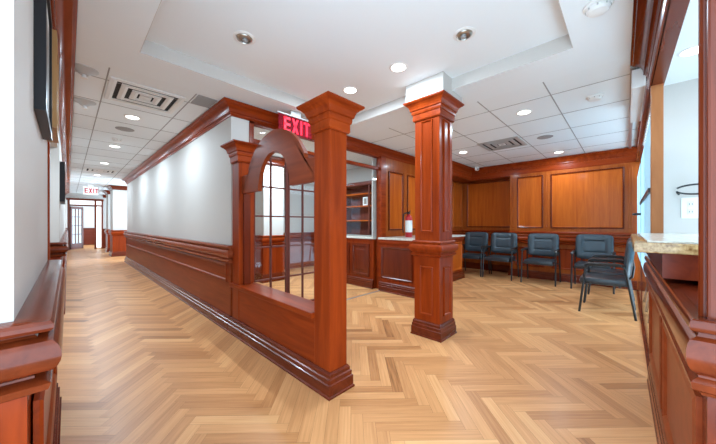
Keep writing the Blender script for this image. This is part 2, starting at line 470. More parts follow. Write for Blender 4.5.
rings(bm, (7.1, 1.165, 1.10), (0, -1, 0), (0, 0, 1), (-1, 0, 0), 1.13, 1.14, BEAD, False)
rings(bm, (4.20, 3.25, 1.07), (1, 0, 0), (0, 0, 1), (0, -1, 0), .46, 1.12, BEAD, False)
rings(bm, (4.82, 3.25, 1.07), (1, 0, 0), (0, 0, 1), (0, -1, 0), .36, 1.12, BEAD, False)
rings(bm, (7.5, 3.12, 1.10), (0, -1, 0), (0, 0, 1), (-1, 0, 0), 1.08, 1.17, BEAD, False)
struct('trim_33', bm, 'mahog_z')
bm = BM()
rings(bm, (7.5, 3.12, 1.10), (0, -1, 0), (0, 0, 1), (-1, 0, 0), 1.08, 1.17, PANEL)
rings(bm, (6.4, 3.25, 1.10), (1, 0, 0), (0, 0, 1), (0, -1, 0), .42, 1.17, PANEL)
rings(bm, (6.92, 3.25, 1.10), (1, 0, 0), (0, 0, 1), (0, -1, 0), .50, 1.17, PANEL)
struct('trim_17', bm, 'amber_z')
bm = BM()
box(bm, 4.092, 4.17, 3.238, 3.25, .96, 2.43); box(bm, 4.69, 4.80, 3.238, 3.25, .96, 2.43); box(bm, 4.1, 5.2, 3.24, 3.25, 2.22, 2.43)
struct('trim_18', bm, 'honey_z')
BP = [(6.1, 3.25), (7.5, 3.25), (7.5, 1.95), (7.1, 1.95), (7.1, -.13)]
bm = BM(); sweep(bm, BP, [(o, z) for o, z in RAIL]); struct('trim_19', bm, 'cherry_y', smooth=True)
bm = BM(); sweep(bm, BP, [(-.01, .975), (.02, .975), (.03, .99), (.03, 1.01), (.012, 1.03), (-.01, 1.03)]); struct('trim_20', bm, 'cherry_y')
bm = BM(); sweep(bm, BP, BASE); struct('baseboard_back', bm, 'mahog_y')
bm = BM()
for y1, w in ((1.85, .58), (1.15, .55), (.52, .55)):
    rings(bm, (7.1, y1, .25), (0, -1, 0), (0, 0, 1), (-1, 0, 0), w, .43, [(0, 0), (0, .01), (.008, .014), (.022, .01), (.03, .001)])
struct('trim_21', bm, 'cherry_z')

# ------------------------------------------------------------------ the arched half-wall screen
scr = thing('arched_screen', 'cherry wood half wall with arched opening between two capped posts', 'room divider', (1.345, 2.33, 0))
def post(y0, y1, zbot):
    p = obj('post', box(BM(), 1.264, 1.426, y0, y1, zbot, 1.87), 'cherry_z', scr, bevel=.003)
    bm = BM(); cx, cy = 1.345, (y0+y1)/2
    sweep(bm, square(cx, cy, .081, (y1-y0)/2), CAP(2.06), True)
    box(bm, cx-.08, cx+.08, cy-.08, cy+.08, 1.86, 2.058)
    c = obj('capital', bm, 'cherry_x', p)
    c.matrix_parent_inverse = p.matrix_parent_inverse.inverted() @ Matrix() if False else c.matrix_parent_inverse
    return p, c
def fix_child(p, c):             # keep world coordinates for a sub-part below a part of an Empty thing
    c.matrix_parent_inverse = (p.matrix_parent_inverse.copy())
    root = p.parent
    c.matrix_parent_inverse = Matrix()   # the part itself already resolves to identity in world space
for y0, y1, zb in ((1.489, 1.668, 0.05), (2.985, 3.15, .05)):
    post(y0, y1, zb)
bm = BM(); box(bm, 1.268, 1.422, 1.66, 3.0, .02, .50); obj('lower_panel', bm, 'cherry_y', scr)
bm = BM(); sweep(bm, [(1.264, 3.19), (1.264, 1.489), (1.426, 1.489), (1.426, 3.19)], BASE); obj('baseboard', bm, 'mahog_y', scr)
bm = BM(); box(bm, 1.238, 1.455, 1.668, 3.19, .497, .54, .008); obj('sill', bm, 'cherry_y', scr)
# arch board: outline in (y, z)
cy = 2.33; poly = []
poly += [(1.66, 1.52), (cy-.28, 1.52)]
for i in range(1, 24):
    a = math.pi-math.pi*i/24; poly.append((cy+.28*math.cos(a), 1.52+.335*math.sin(a)))
poly += [(cy+.28, 1.52), (2.995, 1.52), (2.995, 1.705), (cy+.49, 1.705), (cy+.49, 1.76)]
r = .559; zc = 2.05-r; a0 = math.asin((1.76-zc)/r)
for i in range(1, 24):
    a = a0+(math.pi-2*a0)*i/24; poly.append((cy+r*math.cos(a), zc+r*math.sin(a)))
poly += [(cy-.49, 1.76), (cy-.49, 1.705), (1.66, 1.705)]
bm = BM(); prism(bm, poly, 'x', 1.295, 1.335); bmesh.ops.triangulate(bm, faces=[f for f in bm.faces if len(f.verts) > 4])
obj('arch_board', bm, 'wain_y', scr, bevel=.003)
for y0, y1 in ((1.668, 1.70), (2.953, 2.985)): obj('jamb', box(BM(), 1.31, 1.38, y0, y1, .541, 1.519), 'mahog_z', scr)

# ------------------------------------------------------------------ free-standing column
CX, CY = 2.78, 1.526
colu = thing('column', 'square cherry wood column with recessed panels in the middle of the room', 'column', (CX, CY, 0))
bm = BM(); sweep(bm, square(CX, CY, .15, .15), [(o*.75, z) for o, z in BASE], True); obj('plinth', bm, 'mahog_x', colu)
bm = BM(); box(bm, CX-.15, CX+.15, CY-.15, CY+.15, .001, .87); obj('pedestal', bm, 'cherry_z', colu, bevel=.003)
bm = BM(); box(bm, CX-.145, CX+.145, CY-.145, CY+.145, .87, 2.5); obj('shaft', bm, 'cherry_z', colu, bevel=.003)
WA = ([(-.01, .845), (.006, .845), (.016, .853), (.03, .86), (.03, .877), (.018, .884), (.018, .892), (.03, .9)] + arc(.032, .94, .016, .034, -80, 80, 6)
      + [(.02, .98), (.016, .986), (.022, .99), (.024, 1.006), (.012, 1.018), (-.01, 1.02)])
bm = BM(); sweep(bm, square(CX, CY, .147, .147), WA, True); obj('waist_moulding', bm, 'cherry_x', colu)
bm = BM(); sweep(bm, square(CX, CY, .145, .145), CAP(2.506), True); box(bm, CX-.2, CX+.2, CY-.2, CY+.2, 2.495, 2.505); obj('capital', bm, 'cherry_x', colu)
PIN = [(0, .001), (0, .010), (.006, .012), (.014, .009), (.022, -.0005), (.034, .0012)]
PIN = [(0, 0), (0, .012), (.007, .016), (.014, .012), (.02, .002)]
for d in range(4):
    a = math.radians(90*d); n = Vector((math.cos(a), math.sin(a), 0)); u = Vector((-math.sin(a), math.cos(a), 0)); c = Vector((CX, CY, 0))
    for hw, z0, z1 in ((.15, .235, .745), (.145, 1.11, 2.29)):
        w = .15 if z0 < 1 else .135
        bm = BM(); rings(bm, c+n*hw-u*w/2+Vector((0, 0, z0)), u, (0, 0, 1), n, w, z1-z0, PIN)
        obj('panel', bm, 'cherry_z', colu)

# ------------------------------------------------------------------ glazed partition behind the screen
gp = thing('glass_partition', 'tall glazed partition with small-paned doors and transom behind the arch', 'glass partition', (2.7, 3.29, 0))
YP0, YP1 = 3.26, 3.31
bm = BM()
box(bm, 1.5, 1.555, YP0-.02, YP1+.02, 0, 2.43); box(bm, 2.53, 2.57, YP0-.01, YP1+.01, 0, 2.2); box(bm, 3.95, 4.085, YP0-.045, YP1+.02, 0, 2.43)
box(bm, 1.5, 3.96, YP0-.01, YP1+.01, 2.18, 2.225); box(bm, 1.5, 3.96, YP0-.02, YP1+.02, 2.40, 2.58)
obj('frame', bm, 'cherry_x', gp)
bm = BM(); box(bm, 2.60, 3.84, YP0-.10, YP0-.07, 0, .006); obj('floor_track', bm, 'alu', gp)
for x0, x1 in ((1.56, 2.035), (2.045, 2.52)):
    bm = BM()
    box(bm, x0, x0+.022, YP0, YP1-.01, .02, 2.175); box(bm, x1-.022, x1, YP0, YP1-.01, .02, 2.175)
    box(bm, x0, x1, YP0, YP1-.01, .02, .10); box(bm, x0, x1, YP0, YP1-.01, 2.12, 2.175)
    lf = obj('door', bm, 'shelf', gp)
    bm = BM()
    for k in (1,):
        x = x0+(x1-x0)*k/2; box(bm, x-.009, x+.009, YP0+.005, YP1-.015, .1, 2.12)
    for z in (.49, .90, 1.29, 1.66, 1.95): box(bm, x0+.03, x1-.03, YP0+.005, YP1-.015, z-.009, z+.009)
    obj('muntins', bm, 'shelf', lf)
    bm = BM(); box(bm, x0+.03, x1-.03, YP0+.016, YP0+.022, .1, 2.12); obj('pane', bm, 'glass', lf)
bm = BM(); box(bm, 2.57, 3.95, YP0+.016, YP0+.022, .01, 2.18); obj('pane', bm, 'glass', gp)
bm = BM(); box(bm, 1.555, 3.95, YP0+.016, YP0+.022, 2.225, 2.40); obj('transom_pane', bm, 'glass', gp)

# room behind the glass
bm = BM(); box(bm, 1.44, 5.1, 6.45, 6.6, 0, ZC); box(bm, 5.0, 5.1, 3.4, 6.6, 0, ZC)
struct('wall_office', bm, 'white')
bm = BM(); sweep(bm, [(1.44, 6.45), (5.0, 6.45), (5.0, 3.4)], [(o, z) for o, z in RAIL]); sweep(bm, [(1.44, 6.45), (5.0, 6.45), (5.0, 3.4)], BASE)
sweep(bm, [(1.44, 6.45), (5.0, 6.45), (5.0, 3.4)], [(-.01, .1), (.01, .1), (.01, .8), (-.01, .8)])
struct('trim_22', bm, 'cherry_x')
def pier(x0, x1, y0, y1, label, crown=True):
    t = thing('wall_pier', label, 'pier', ((x0+x1)/2, (y0+y1)/2, 0))
    cx, cy, hx, hy = (x0+x1)/2, (y0+y1)/2, (x1-x0)/2, (y1-y0)/2
    obj('plaster_core', box(BM(), x0, x1, y0, y1, 0, 2.578), 'white', t)
    bm = BM(); sweep(bm, square(cx, cy, hx, hy), RAIL, True); obj('chair_rail', bm, 'cherry_x', t, smooth=True)
    bm = BM(); sweep(bm, square(cx, cy, hx, hy), [(-.005, .1), (.012, .1), (.012, .79), (-.005, .79)], True); obj('wainscot', bm, 'cherry_z', t)
    bm = BM(); sweep(bm, square(cx, cy, hx+.01, hy+.01), BASE, True); obj('plinth', bm, 'mahog_x', t)
    if crown:
        bm = BM(); sweep(bm, square(cx, cy, hx, hy), CROWN, True); obj('crown', bm, 'mahog_x', t, smooth=True)
    return t
pier(2.75, 3.2, 5.3, 5.75, 'white pier with wooden wainscot seen through the arched opening')

cb = thing('office_cabinet', 'low reddish wood cabinet run behind the glass', 'cabinet', (4.2, 4.1, 0))
obj('body', box(BM(), 3.9, 4.5, 3.36, 5.0, .0, .91), 'cherry_z', cb)
obj('counter', box(BM(), 3.87, 4.5, 3.35, 5.02, .91, .95, .006), 'stone', cb)
bm = BM(); sweep(bm, [(3.9, 5.0), (3.9, 3.36)], BASE); obj('plinth', bm, 'mahog_y', cb)
for k in range(3):
    bm = BM(); rings(bm, (3.9, 4.96-.52*k, .2), (0, -1, 0), (0, 0, 1), (-1, 0, 0), .46, .62, [(0, 0), (0, .02), (.05, .02), (.06, .008), (.1, .008), (.13, .016)])
    obj('door', bm, 'mahog_z', cb)
hu = thing('office_hutch', 'dark wood wall hutch with shelves behind the glass', 'shelf unit', (4.8, 4.2, .95))
bm = BM(); box(bm, 4.90, 4.98, 3.42, 5.0, .951, 2.1); obj('back_board', bm, 'shelf', hu)
for y0 in (3.43, 4.1, 4.95): obj('side_panel', box(BM(), 4.62, 4.9, y0, y0+.035, .951, 2.1), 'shelf', hu)
bm = BM(); box(bm, 4.58, 4.92, 3.40, 5.02, 2.06, 2.14, .008); obj('top_board', bm, 'shelf', hu)
for z in (1.25, 1.58, 1.86): obj('shelf', box(BM(), 4.64, 4.9, 3.45, 4.97, z, z+.025), 'amber_y', hu)
pf = thing('framed_card', 'small pale framed card on the hutch shelf behind glass', 'picture frame', (4.62, 4.0, 1.606))
pf.location = (4.70, 4.28, 1.606)
bm = BM(); box(bm, 4.69, 4.705, 4.22, 4.36, 1.606, 1.80); obj('frame', bm, 'whiteplastic', pf)
bm = BM(); box(bm, 4.684, 4.69, 4.25, 4.33, 1.64, 1.77); obj('print', bm, 'art', pf)
bm = BM(); box(bm, 3.885, 4.03, 3.37, 3.388, .95, 2.45); struct('trim_23', bm, 'white')

# ------------------------------------------------------------------ counters against the cabinet wall
pc = thing('side_counter', 'wood panelled side counter carrying the fire extinguisher', 'counter', (4.25, 2.85, 0))
obj('body', box(BM(), 3.885, 4.62, 2.45, 3.205, .0, .915), 'cherry_z', pc)
obj('worktop', box(BM(), 3.845, 4.62, 2.41, 3.21, .915, .95, .006), 'stone', pc)
bm = BM(); sweep(bm, [(3.885, 3.2), (3.885, 2.45), (4.62, 2.45)], BASE); obj('plinth', bm, 'mahog_y', pc)
bm = BM(); sweep(bm, [(3.885, 3.2), (3.885, 2.45), (4.62, 2.45)], [(-.01, .83), (.006, .83), (.02, .85), (.03, .87), (.03, .915), (-.01, .915)]); obj('cornice', bm, 'cherry_y', pc)
bm = BM(); rings(bm, (3.885, 3.16, .23), (0, -1, 0), (0, 0, 1), (-1, 0, 0), .66, .56, [(0, 0), (0, .016), (.02, .02), (.03, .012), (.05, .003)]); obj('panel', bm, 'mahog_z', pc)
pc2 = thing('low_counter', 'low counter with amber panel end beside leftmost chair, behind the column', 'counter', (5.35, 2.9, 0))
obj('body', box(BM(), 4.625, 6.05, 2.62, 3.225, .0, .915), 'cherry_z', pc2)
obj('worktop', box(BM(), 4.625, 6.09, 2.57, 3.235, .915, .95, .006), 'stone', pc2)
bm = BM(); sweep(bm, [(4.64, 2.62), (6.05, 2.62), (6.05, 3.2)], BASE); obj('plinth', bm, 'mahog_x', pc2)
bm = BM(); sweep(bm, [(4.64, 2.62), (6.05, 2.62), (6.05, 3.2)], [(-.01, .83), (.006, .83), (.02, .85), (.03, .87), (.03, .915), (-.01, .915)]); obj('cornice', bm, 'cherry_x', pc2)
for x0 in (4.72, 5.42):
    bm = BM(); rings(bm, (x0, 2.62, .2), (1, 0, 0), (0, 0, 1), (0, -1, 0), .58, .6, [(0, 0), (0, .014), (.02, .016), (.03, .01), (.045, .003)]); obj('panel', bm, 'amber_z', pc2)

fe = thing('fire_extinguisher', 'red fire extinguisher standing on the side counter', 'fire extinguisher', (4.30, 2.86, .95))
F0 = (4.30, 2.86, .951)
bm = BM(); lathe(bm, [(.058, 0), (.064, .012), (.064, .33), (.058, .365), (.04, .39), (.02, .40), (.02, .415)], F0); obj('cylinder', bm, 'red', fe, smooth=True)
bm = BM(); lathe(bm, [(.0652, .09), (.0656, .092), (.0656, .30), (.0652, .302)], F0); obj('label_band', bm, 'label', fe, smooth=True)
bm = BM(); lathe(bm, [(.018, .415), (.026, .42), (.026, .45), (.015, .46)], F0)
tube(bm, [(F0[0]-.01, F0[1]-.02, F0[2]+.45), (F0[0]-.05, F0[1]-.06, F0[2]+.475), (F0[0]-.08, F0[1]-.08, F0[2]+.47)], .01)
tube(bm, [(F0[0]-.01, F0[1]-.01, F0[2]+.43), (F0[0]-.07, F0[1]-.06, F0[2]+.43)], .008); obj('valve_handle', bm, 'black', fe)
bm = BM(); tube(bm, smooth_path([(F0[0]+.02, F0[1]-.02, F0[2]+.44), (F0[0]-.04, F0[1]+.08, F0[2]+.44), (F0[0]-.06, F0[1]+.085, F0[2]+.2), (F0[0]-.058, F0[1]+.08, F0[2]+.08)], .05), .011); obj('hose', bm, 'black', fe, smooth=True)

# ------------------------------------------------------------------ right side: reception window wall
YR = -.13
PN, PX = (1.15, -.15), (3.06, -.13)            # near and far corner of the half wall's room face
RD = Vector((PX[0]-PN[0], PX[1]-PN[1], 0)); RL = RD.length; RD.normalize(); RN = Vector((-RD.y, RD.x, 0))
def rp(a, b=0): v = Vector((PN[0], PN[1], 0))+RD*a+RN*b; return (v.x, v.y)
def rbox(bm, a0, a1, b0, b1, z0, z1): return prism(bm, [rp(a0, b0), rp(a1, b0), rp(a1, b1), rp(a0, b1)], 'z', z0, z1)
bm = BM(); rbox(bm, 0, .105, -.25, 0, .9, 2.24); struct('door_2', bm, 'gloss_z', bevel=.006)
bm = BM(); p = rp(.03, 0); tube(bm, [(p[0], p[1], .953), (p[0], p[1], 2.24)], .011, 10); struct('trim_24', bm, 'gloss_z', smooth=True)
bm = BM(); rbox(bm, RL-.01, RL+.045, -.065, 0, .95, 2.24); struct('door_3', bm, 'tan_z', bevel=.003)
bm = BM(); rbox(bm, 0, RL+.05, -.07, 0, 2.235, ZC); box(bm, 3.11, 3.36, -.20, YR, 2.43, ZC)
struct('wall_right', bm, 'mahog_x')
RR = [(3.11, YR), PN, rp(0, -.25)]
bm = BM(); sweep(bm, RR, [(-.005, 2.235), (.01, 2.235), (.016, 2.245), (.016, 2.285), (.008, 2.29), (.008, 2.33), (.014, 2.335), (.014, 2.43), (-.005, 2.43)]); struct('trim_25', bm, 'mahog_x')
RC = [(3.36, YR), PN, rp(0, -.25)]
bm = BM(); sweep(bm, RC, [(o*.92, z) for o, z in CROWN]); dentils(bm, RC[:2], .022, 2.445, 2.46); struct('trim_26', bm, 'gloss_x', smooth=True)
bm = BM(); rbox(bm, 0, RL, -.13, 0, 0, .955); struct('wall_front', bm, 'mahog_x')
RR = [PX, PN, rp(0, -.25)]
bm = BM(); sweep(bm, RR, [(o*.66, z) for o, z in RAIL]); struct('trim_27', bm, 'gloss_x', smooth=True)
bm = BM(); sweep(bm, RR, [(o*.5, z) for o, z in BASE]); struct('baseboard_right', bm, 'mahog_x')
bm = BM()
for a1, w in ((1.82, .80), (.92, .86)):
    p = rp(a1); rings(bm, (p[0], p[1], .22), -RD, (0, 0, 1), RN, w, .5, [(0, 0), (0, .012), (.02, .016), (.035, .01), (.05, .001)])
struct('trim_28', bm, 'wain_y')
bm = BM(); rbox(bm, 0, RL, -.13, -.10, .955, .972); struct('trim_29', bm, 'gloss_x')

rc = thing('reception_counter', 'golden granite transaction ledge on the reception half wall', 'counter', (2.35, -.2, .975))
obj('apron', box(BM(), 1.70, 3.045, -.45, -.105, .975, 1.078), 'mahog_x', rc)
bm = BM(); box(bm, 1.66, 3.048, -.48, -.02, 1.078, 1.12, .008); obj('granite_slab', bm, 'granite', rc, smooth=True)
bm = BM(); box(bm, 1.70, 3.04, -.46, -.062, 1.1205, 1.127); obj('sheen_top', bm, 'stone', rc)  # pale sheet, the reflection on the granite top put into its colour

bm = BM(); box(bm, 4.15, 4.25, -1.6, -.2, 0, ZC); box(bm, 1.1, 4.25, -1.7, -1.6, 0, ZC); struct('wall_reception', bm, 'white')  # rear box is an unseen wall added to keep sky light out
ou = thing('wall_outlet', 'white duplex outlet on the wall behind the reception counter', 'outlet', (4.148, -.44, 1.38))
def at(u, v, X):
    th = math.radians(46.08); a = (u-358)/279.3; b = (223.4-v)/279.3
    rx, ry = math.sin(th)+a*math.cos(th), math.cos(th)-a*math.sin(th); t = X/rx
    return ry*t, 1.2+b*t
yo, zo = at(690.5, 208, 4.15)
ou.location = (4.148, yo, zo)
bm = BM(); box(bm, 4.138, 4.149, yo-.06, yo+.06, zo-.1, zo+.1, .003); obj('plate', bm, 'whiteplastic', ou)
bm = BM(); box(bm, 4.132, 4.138, yo-.02, yo+.02, zo+.012, zo+.06, .002); box(bm, 4.132, 4.138, yo-.02, yo+.02, zo-.06, zo-.012, .002); s = obj('sockets', bm, 'label', ou)
for dz in (.036, -.036):
    for dy in (-.009, .009): obj('slot', box(BM(), 4.1315, 4.1325, yo+dy-.002, yo+dy+.002, zo+dz-.008, zo+dz+.008), 'dark', s)
yo, zo = at(697, 189, 4.05)
bm = BM(); lp = [(4.05+.02*math.cos(t), yo+.13*math.cos(t), zo+.045*math.sin(t)) for t in [math.radians(20+320*k/30) for k in range(31)]]
lp.append((4.149, lp[-1][1]-.02, lp[-1][2]-.02)); tube(bm, lp, .008); tag(obj('cable', bm, 'black', smooth=True), 'black cable loop on the white wall above the outlet', 'cable')

# glass entry doors along the right, beyond the reception window
gd = thing('glass_door', 'frosted blue glass doors behind the two chairs on the right', 'glass door', (5.1, -.14, 0))
bm = BM(); box(bm, 3.13, 7.08, -.146, -.134, .012, 2.3); obj('pane', bm, 'glass', gd)
bm = BM(); box(bm, 3.14, 7.06, -.1335, -.1315, .675, 2.02); obj('frosted_film', bm, 'frost', gd)
bm = BM(); box(bm, 3.13, 5.2, -.131, -.118, 1.44, 1.475); obj('push_bar', bm, 'black', gd)
bm = BM(); tube(bm, smooth_path([(5.3, -.13, 1.32), (5.3, -.06, 1.32), (5.05, -.06, 1.32), (5.05, -.13, 1.32)], .02), .012); obj('pull_handle', bm, 'black', gd)
bm = BM(); box(bm, 3.12, 7.09, -.16, -.12, 0, .012); obj('floor_track', bm, 'mahog_x', gd)
bm = BM(); box(bm, 3.12, 7.09, -.165, -.115, 2.30, 2.36); box(bm, 3.36, 7.09, -.165, -.115, 2.53, 2.575); box(bm, 5.15, 5.18, -.15, -.128, .01, 2.3); obj('head_frame', bm, 'mahog_x', gd)
bm = BM(); box(bm, 3.36, 7.09, -.15, -.13, 2.36, 2.53); obj('transom_pane', bm, 'glass', gd)
bm = BM(); box(bm, 3.38, 7.05, -.055, -.02, 2.545, 2.579); tag(obj('ceiling_track', bm, 'alu'), 'grey metal track along the ceiling edge above the glass doors', 'ceiling track')
bm = BM(); box(bm, 3.40, 4.55, -.114, -.03, 2.37, 2.53, .006); tag(obj('door_operator', bm, 'whiteplastic'), 'white door operator box over the glass doors', 'door operator')

# ------------------------------------------------------------------ far end of the corridor
bm = BM(); box(bm, 1.16, 2.6, 18.0, 18.15, 0, ZC); box(bm, -.1, 1.16, 18.0, 18.15, 2.32, ZC); struct('wall_end', bm, 'white')
bm = BM(); box(bm, -1.7, 2.6, 21.7, 21.85, 0, ZC); box(bm, -1.7, -1.6, 18.1, 21.8, 0, ZC); struct('wall_far', bm, 'white')
bm = BM(); box(bm, -1.6, 2.6, 21.66, 21.7, 0, .95); box(bm, 1.16, 2.6, 17.985, 18.0, 0, .95); struct('trim_30', bm, 'mahog_x')
bm = BM(); sweep(bm, [(1.16, 18.0), (2.6, 18.0)], CROWN); struct('trim_31', bm, 'mahog_x')
ed = thing('end_door_frame', 'dark door frame with bright sidelight closing the corridor end', 'door frame', (.55, 18.0, 0))
bm = BM(); box(bm, -.02, .06, 17.95, 18.05, 0, 2.28); box(bm, .86, .93, 17.95, 18.05, 0, 2.28); box(bm, 1.10, 1.16, 17.95, 18.05, 0, 2.28)
box(bm, -.06, 1.18, 17.93, 18.05, 2.25, 2.34); box(bm, -.02, 1.16, 17.96, 18.04, 1.99, 2.06); obj('frame', bm, 'gloss_z', ed)
bm = BM(); box(bm, .93, 1.10, 17.99, 18.0, .06, 1.99); obj('sidelight_pane', bm, 'daylight', ed)
bm = BM(); box(bm, .06, .86, 17.99, 18.0, 2.06, 2.25); box(bm, .93, 1.10, 17.99, 18.0, 2.06, 2.25); obj('transom_pane', bm, 'daylight', ed)
dl = thing('glazed_door', 'open wooden door with pale glass panes at the corridor end', 'door', (.06, 18.06, 0))
dx, dy = .42, .55; L = math.hypot(dx, dy); ux, uy = dx/L, dy/L; w = .70      # swung inwards
def dbox(bm, a0, a1, z0, z1, t=.02):
    q = [(.07+ux*a+sx*(-uy)*t, 18.07+uy*a+sx*ux*t) for a, sx in ((a0, -1), (a1, -1), (a1, 1), (a0, 1))]
    prism(bm, q, 'z', z0, z1)
bm = BM()
for a0, a1 in ((0, .09), (w-.09, w)): dbox(bm, a0, a1, .02, 1.97)
dbox(bm, 0, w, .02, .28); dbox(bm, 0, w, 1.86, 1.97); obj('leaf', bm, 'mahog_z', dl)
bm = BM()
for k in (1, 2): dbox(bm, .09+.52*k/3-.022, .09+.52*k/3+.022, .28, 1.86, .018)
for z in (.7, 1.1, 1.5): dbox(bm, .09, w-.09, z-.01, z+.01, .016)
obj('muntins', bm, 'mahog_z', dl)
bm = BM(); dbox(bm, .09, w-.09, .28, 1.86, .004); obj('pane', bm, 'whiteplastic', dl)
pier(1.13, 1.8, 13.4, 14.3, 'white pier with brown wainscot, nearer of the two at the corridor end')
pier(1.16, 1.8, 15.6, 16.4, 'white pier with brown wainscot, farther of the two at the corridor end')

# ------------------------------------------------------------------ signs
GLY = {'E': [(0, .2, 0, 1), (0, .62, 0, .17), (0, .62, .415, .585), (0, .62, .83, 1)], 'I': [(0, .2, 0, 1)], 'T': [(.24, .44, 0, 1), (0, .68, .83, 1)]}
def letters(bm, x0, z0, h, y0, y1):
    x = x0
    for ch in 'EXIT':
        if ch == 'X':
            for p in ([(0, 0), (.22, 0), (.68, 1), (.46, 1)], [(.46, 0), (.68, 0), (.22, 1), (0, 1)]):
                prism(bm, [(x+a*h*.8, z0+b*h) for a, b in p], 'y', y0, y1)
            wd = .68
        else:
            for a, b, c, d in GLY[ch]: box(bm, x+a*h*.8, x+b*h*.8, y0, y1, z0+c*h, z0+d*h)
            wd = {'E': .62, 'I': .2, 'T': .68}[ch]
        x += (wd+.17)*h*.8
    return bm
es = thing('exit_sign', 'red see-through EXIT sign hanging from the ceiling above the arch', 'exit sign', (1.95, 2.95, 2.28))
bm = BM(); box(bm, 1.715, 2.19, 2.945, 2.953, 2.285, 2.50, .002); obj('panel', bm, 'redacrylic', es)
bm = BM(); letters(bm, 1.785, 2.305, .175, 2.940, 2.9445); obj('letters', bm, 'redletter', es)
bm = BM(); box(bm, 1.69, 2.21, 2.93, 2.968, 2.50, 2.516, .003); box(bm, 1.88, 2.02, 2.935, 2.963, 2.515, 2.58); obj('canopy', bm, 'louvre', es)
e2 = thing('exit_sign', 'white EXIT sign with red letters hanging far down the corridor', 'exit sign', (.42, 13.7, 2.2))
bm = BM(); box(bm, .37, .75, 13.7, 13.74, 2.22, 2.50, .005); obj('housing', bm, 'signwhite', e2)
bm = BM(); letters(bm, .405, 2.275, .165, 13.69, 13.7); obj('letters', bm, 'redpaint', e2)
bm = BM(); box(bm, .48, .64, 13.69, 13.75, 2.50, 2.579); obj('canopy', bm, 'whiteplastic', e2)

# ------------------------------------------------------------------ pictures on the left wall
def picture(name, label, y0, y1, z0, z1, fm, t=.04, xb=-.0945):
    p = thing(name, label, 'picture', (xb, (y0+y1)/2, z0))
    bm = BM()
    for a in ((y0, y0+.035, z0, z1), (y1-.035, y1, z0, z1), (y0+.035, y1-.035, z0, z0+.035), (y0+.035, y1-.035, z1-.035, z1)): box(bm, xb, xb+t, *a)
    obj('frame', bm, fm, p)
    bm = BM(); box(bm, xb, xb+t*.7, y0+.035, y1-.035, z0+.035, z1-.035); m = obj('mat_board', bm, 'mat', p)
    bm = BM(); box(bm, xb+t*.7, xb+t*.75, y0+.12, y1-.12, z0+.12, z1-.12); obj('print', bm, 'art', p)
picture('picture_frame', 'large black framed picture high on the left wall, nearest the camera', 1.69, 2.28, 1.655, 2.3, 'blackframe', t=.034)
picture('picture_frame', 'light wood framed picture high on the left wall past the black one', 2.32, 2.76, 1.74, 2.29, 'oak', t=.052)
picture('picture_frame', 'small black framed picture far along the left wall', 5.6, 6.4, 1.5, 2.05, 'blackframe', t=.05, xb=-.0795)

# ------------------------------------------------------------------ chairs
def make_chair():
    t = thing('guest_chair', '', 'chair')
    I = Matrix()
    def part(name, bm, mat, smooth=False, par=None):
        o = obj(name, bm, mat, None, smooth); o.parent = par or t; return o
    bm = BM(); box(bm, -.25, .25, -.29, .20, .385, .475, .035)
    for v in bm.verts:
        if v.co.z > .44: v.co.z += .018*(1-(v.co.x/.25)**2)*(1-((v.co.y+.045)/.25)**2)
        if v.co.y < -.2: v.co.z -= .012*((-.2-v.co.y)/.09)
    part('seat', bm, 'seatvinyl', True)
    # padded back: grid surface with seams
    bm = BM(); nx, nz = 24, 24; fr, bk = [], []
    for i in range(nx+1):
        a, b = [], []
        for j in range(nz+1):
            s, q = -1+2*i/nx, j/nz
            wdt = .278*(1-.06*abs(2*q-1)**6); x = s*wdt
            if abs(s) > .85: pass
            z = .515+.475*q - (.03*(abs(s)**8) if q > .5 else -.03*(abs(s)**8))*abs(2*q-1)**3
            th = .04*(1-abs(s)**6)**.5*(1-abs(2*q-1)**8)**.5 if abs(s) < 1 and 0 < q < 1 else 0
            dip = 0
            if abs(s) < .55: dip = .016*math.exp(-((q-.74)/.035)**2)+.014*math.exp(-((q-.30)/.03)**2)
            dip += .012*math.exp(-((abs(s)-.55)/.05)**2)*(1 if q > .25 else .3)
            y = .205+.10*(q-.1)**1.5*.5 if q > .1 else .205
            y += .03*s*s*-1
            a.append(bm.verts.new((x, y-th+dip, z))); b.append(bm.verts.new((x, y+.02+th*.35, z)))
        fr.append(a); bk.append(b)
    for i in range(nx):
        for j in range(nz):
            bm.faces.new((fr[i][j], fr[i+1][j], fr[i+1][j+1], fr[i][j+1])); bm.faces.new((bk[i][j], bk[i][j+1], bk[i+1][j+1], bk[i+1][j]))
    for i in range(nx):
        bm.faces.new((fr[i][0], bk[i][0], bk[i+1][0], fr[i+1][0])); bm.faces.new((fr[i][nz], fr[i+1][nz], bk[i+1][nz], bk[i][nz]))
    for j in range(nz):
        bm.faces.new((fr[0][j], fr[0][j+1], bk[0][j+1], bk[0][j])); bm.faces.new((fr[nx][j], bk[nx][j], bk[nx][j+1], fr[nx][j+1]))
    part('backrest', bm, 'vinyl', True)
    for s in (-1, 1):
        bm = BM()
        tube(bm, smooth_path([(s*.29, -.285, 0), (s*.285, -.215, .645), (s*.285, .165, .655), (s*.29, .265, 0)], .06, 6), .0135, 8)
        part('side_frame', bm, 'black', True)
        bm = BM(); tube(bm, smooth_path([(s*.285, -.235, .635), (s*.285, -.2, .668), (s*.285, .12, .674), (s*.285, .165, .66)], .03), .014, 8, .026)
        part('armrest', bm, 'black', True)
    bm = BM()
    for y in (-.17, .12): tube(bm, [(-.287, y, .385), (.287, y, .385)], .012)
    tube(bm, [(-.18, .10, .38), (-.18, .235, .52), (-.18, .25, .66)], .012); tube(bm, [(.18, .10, .38), (.18, .235, .52), (.18, .25, .66)], .012)
    part('seat_rail', bm, 'black')
    return t
ch0 = make_chair()
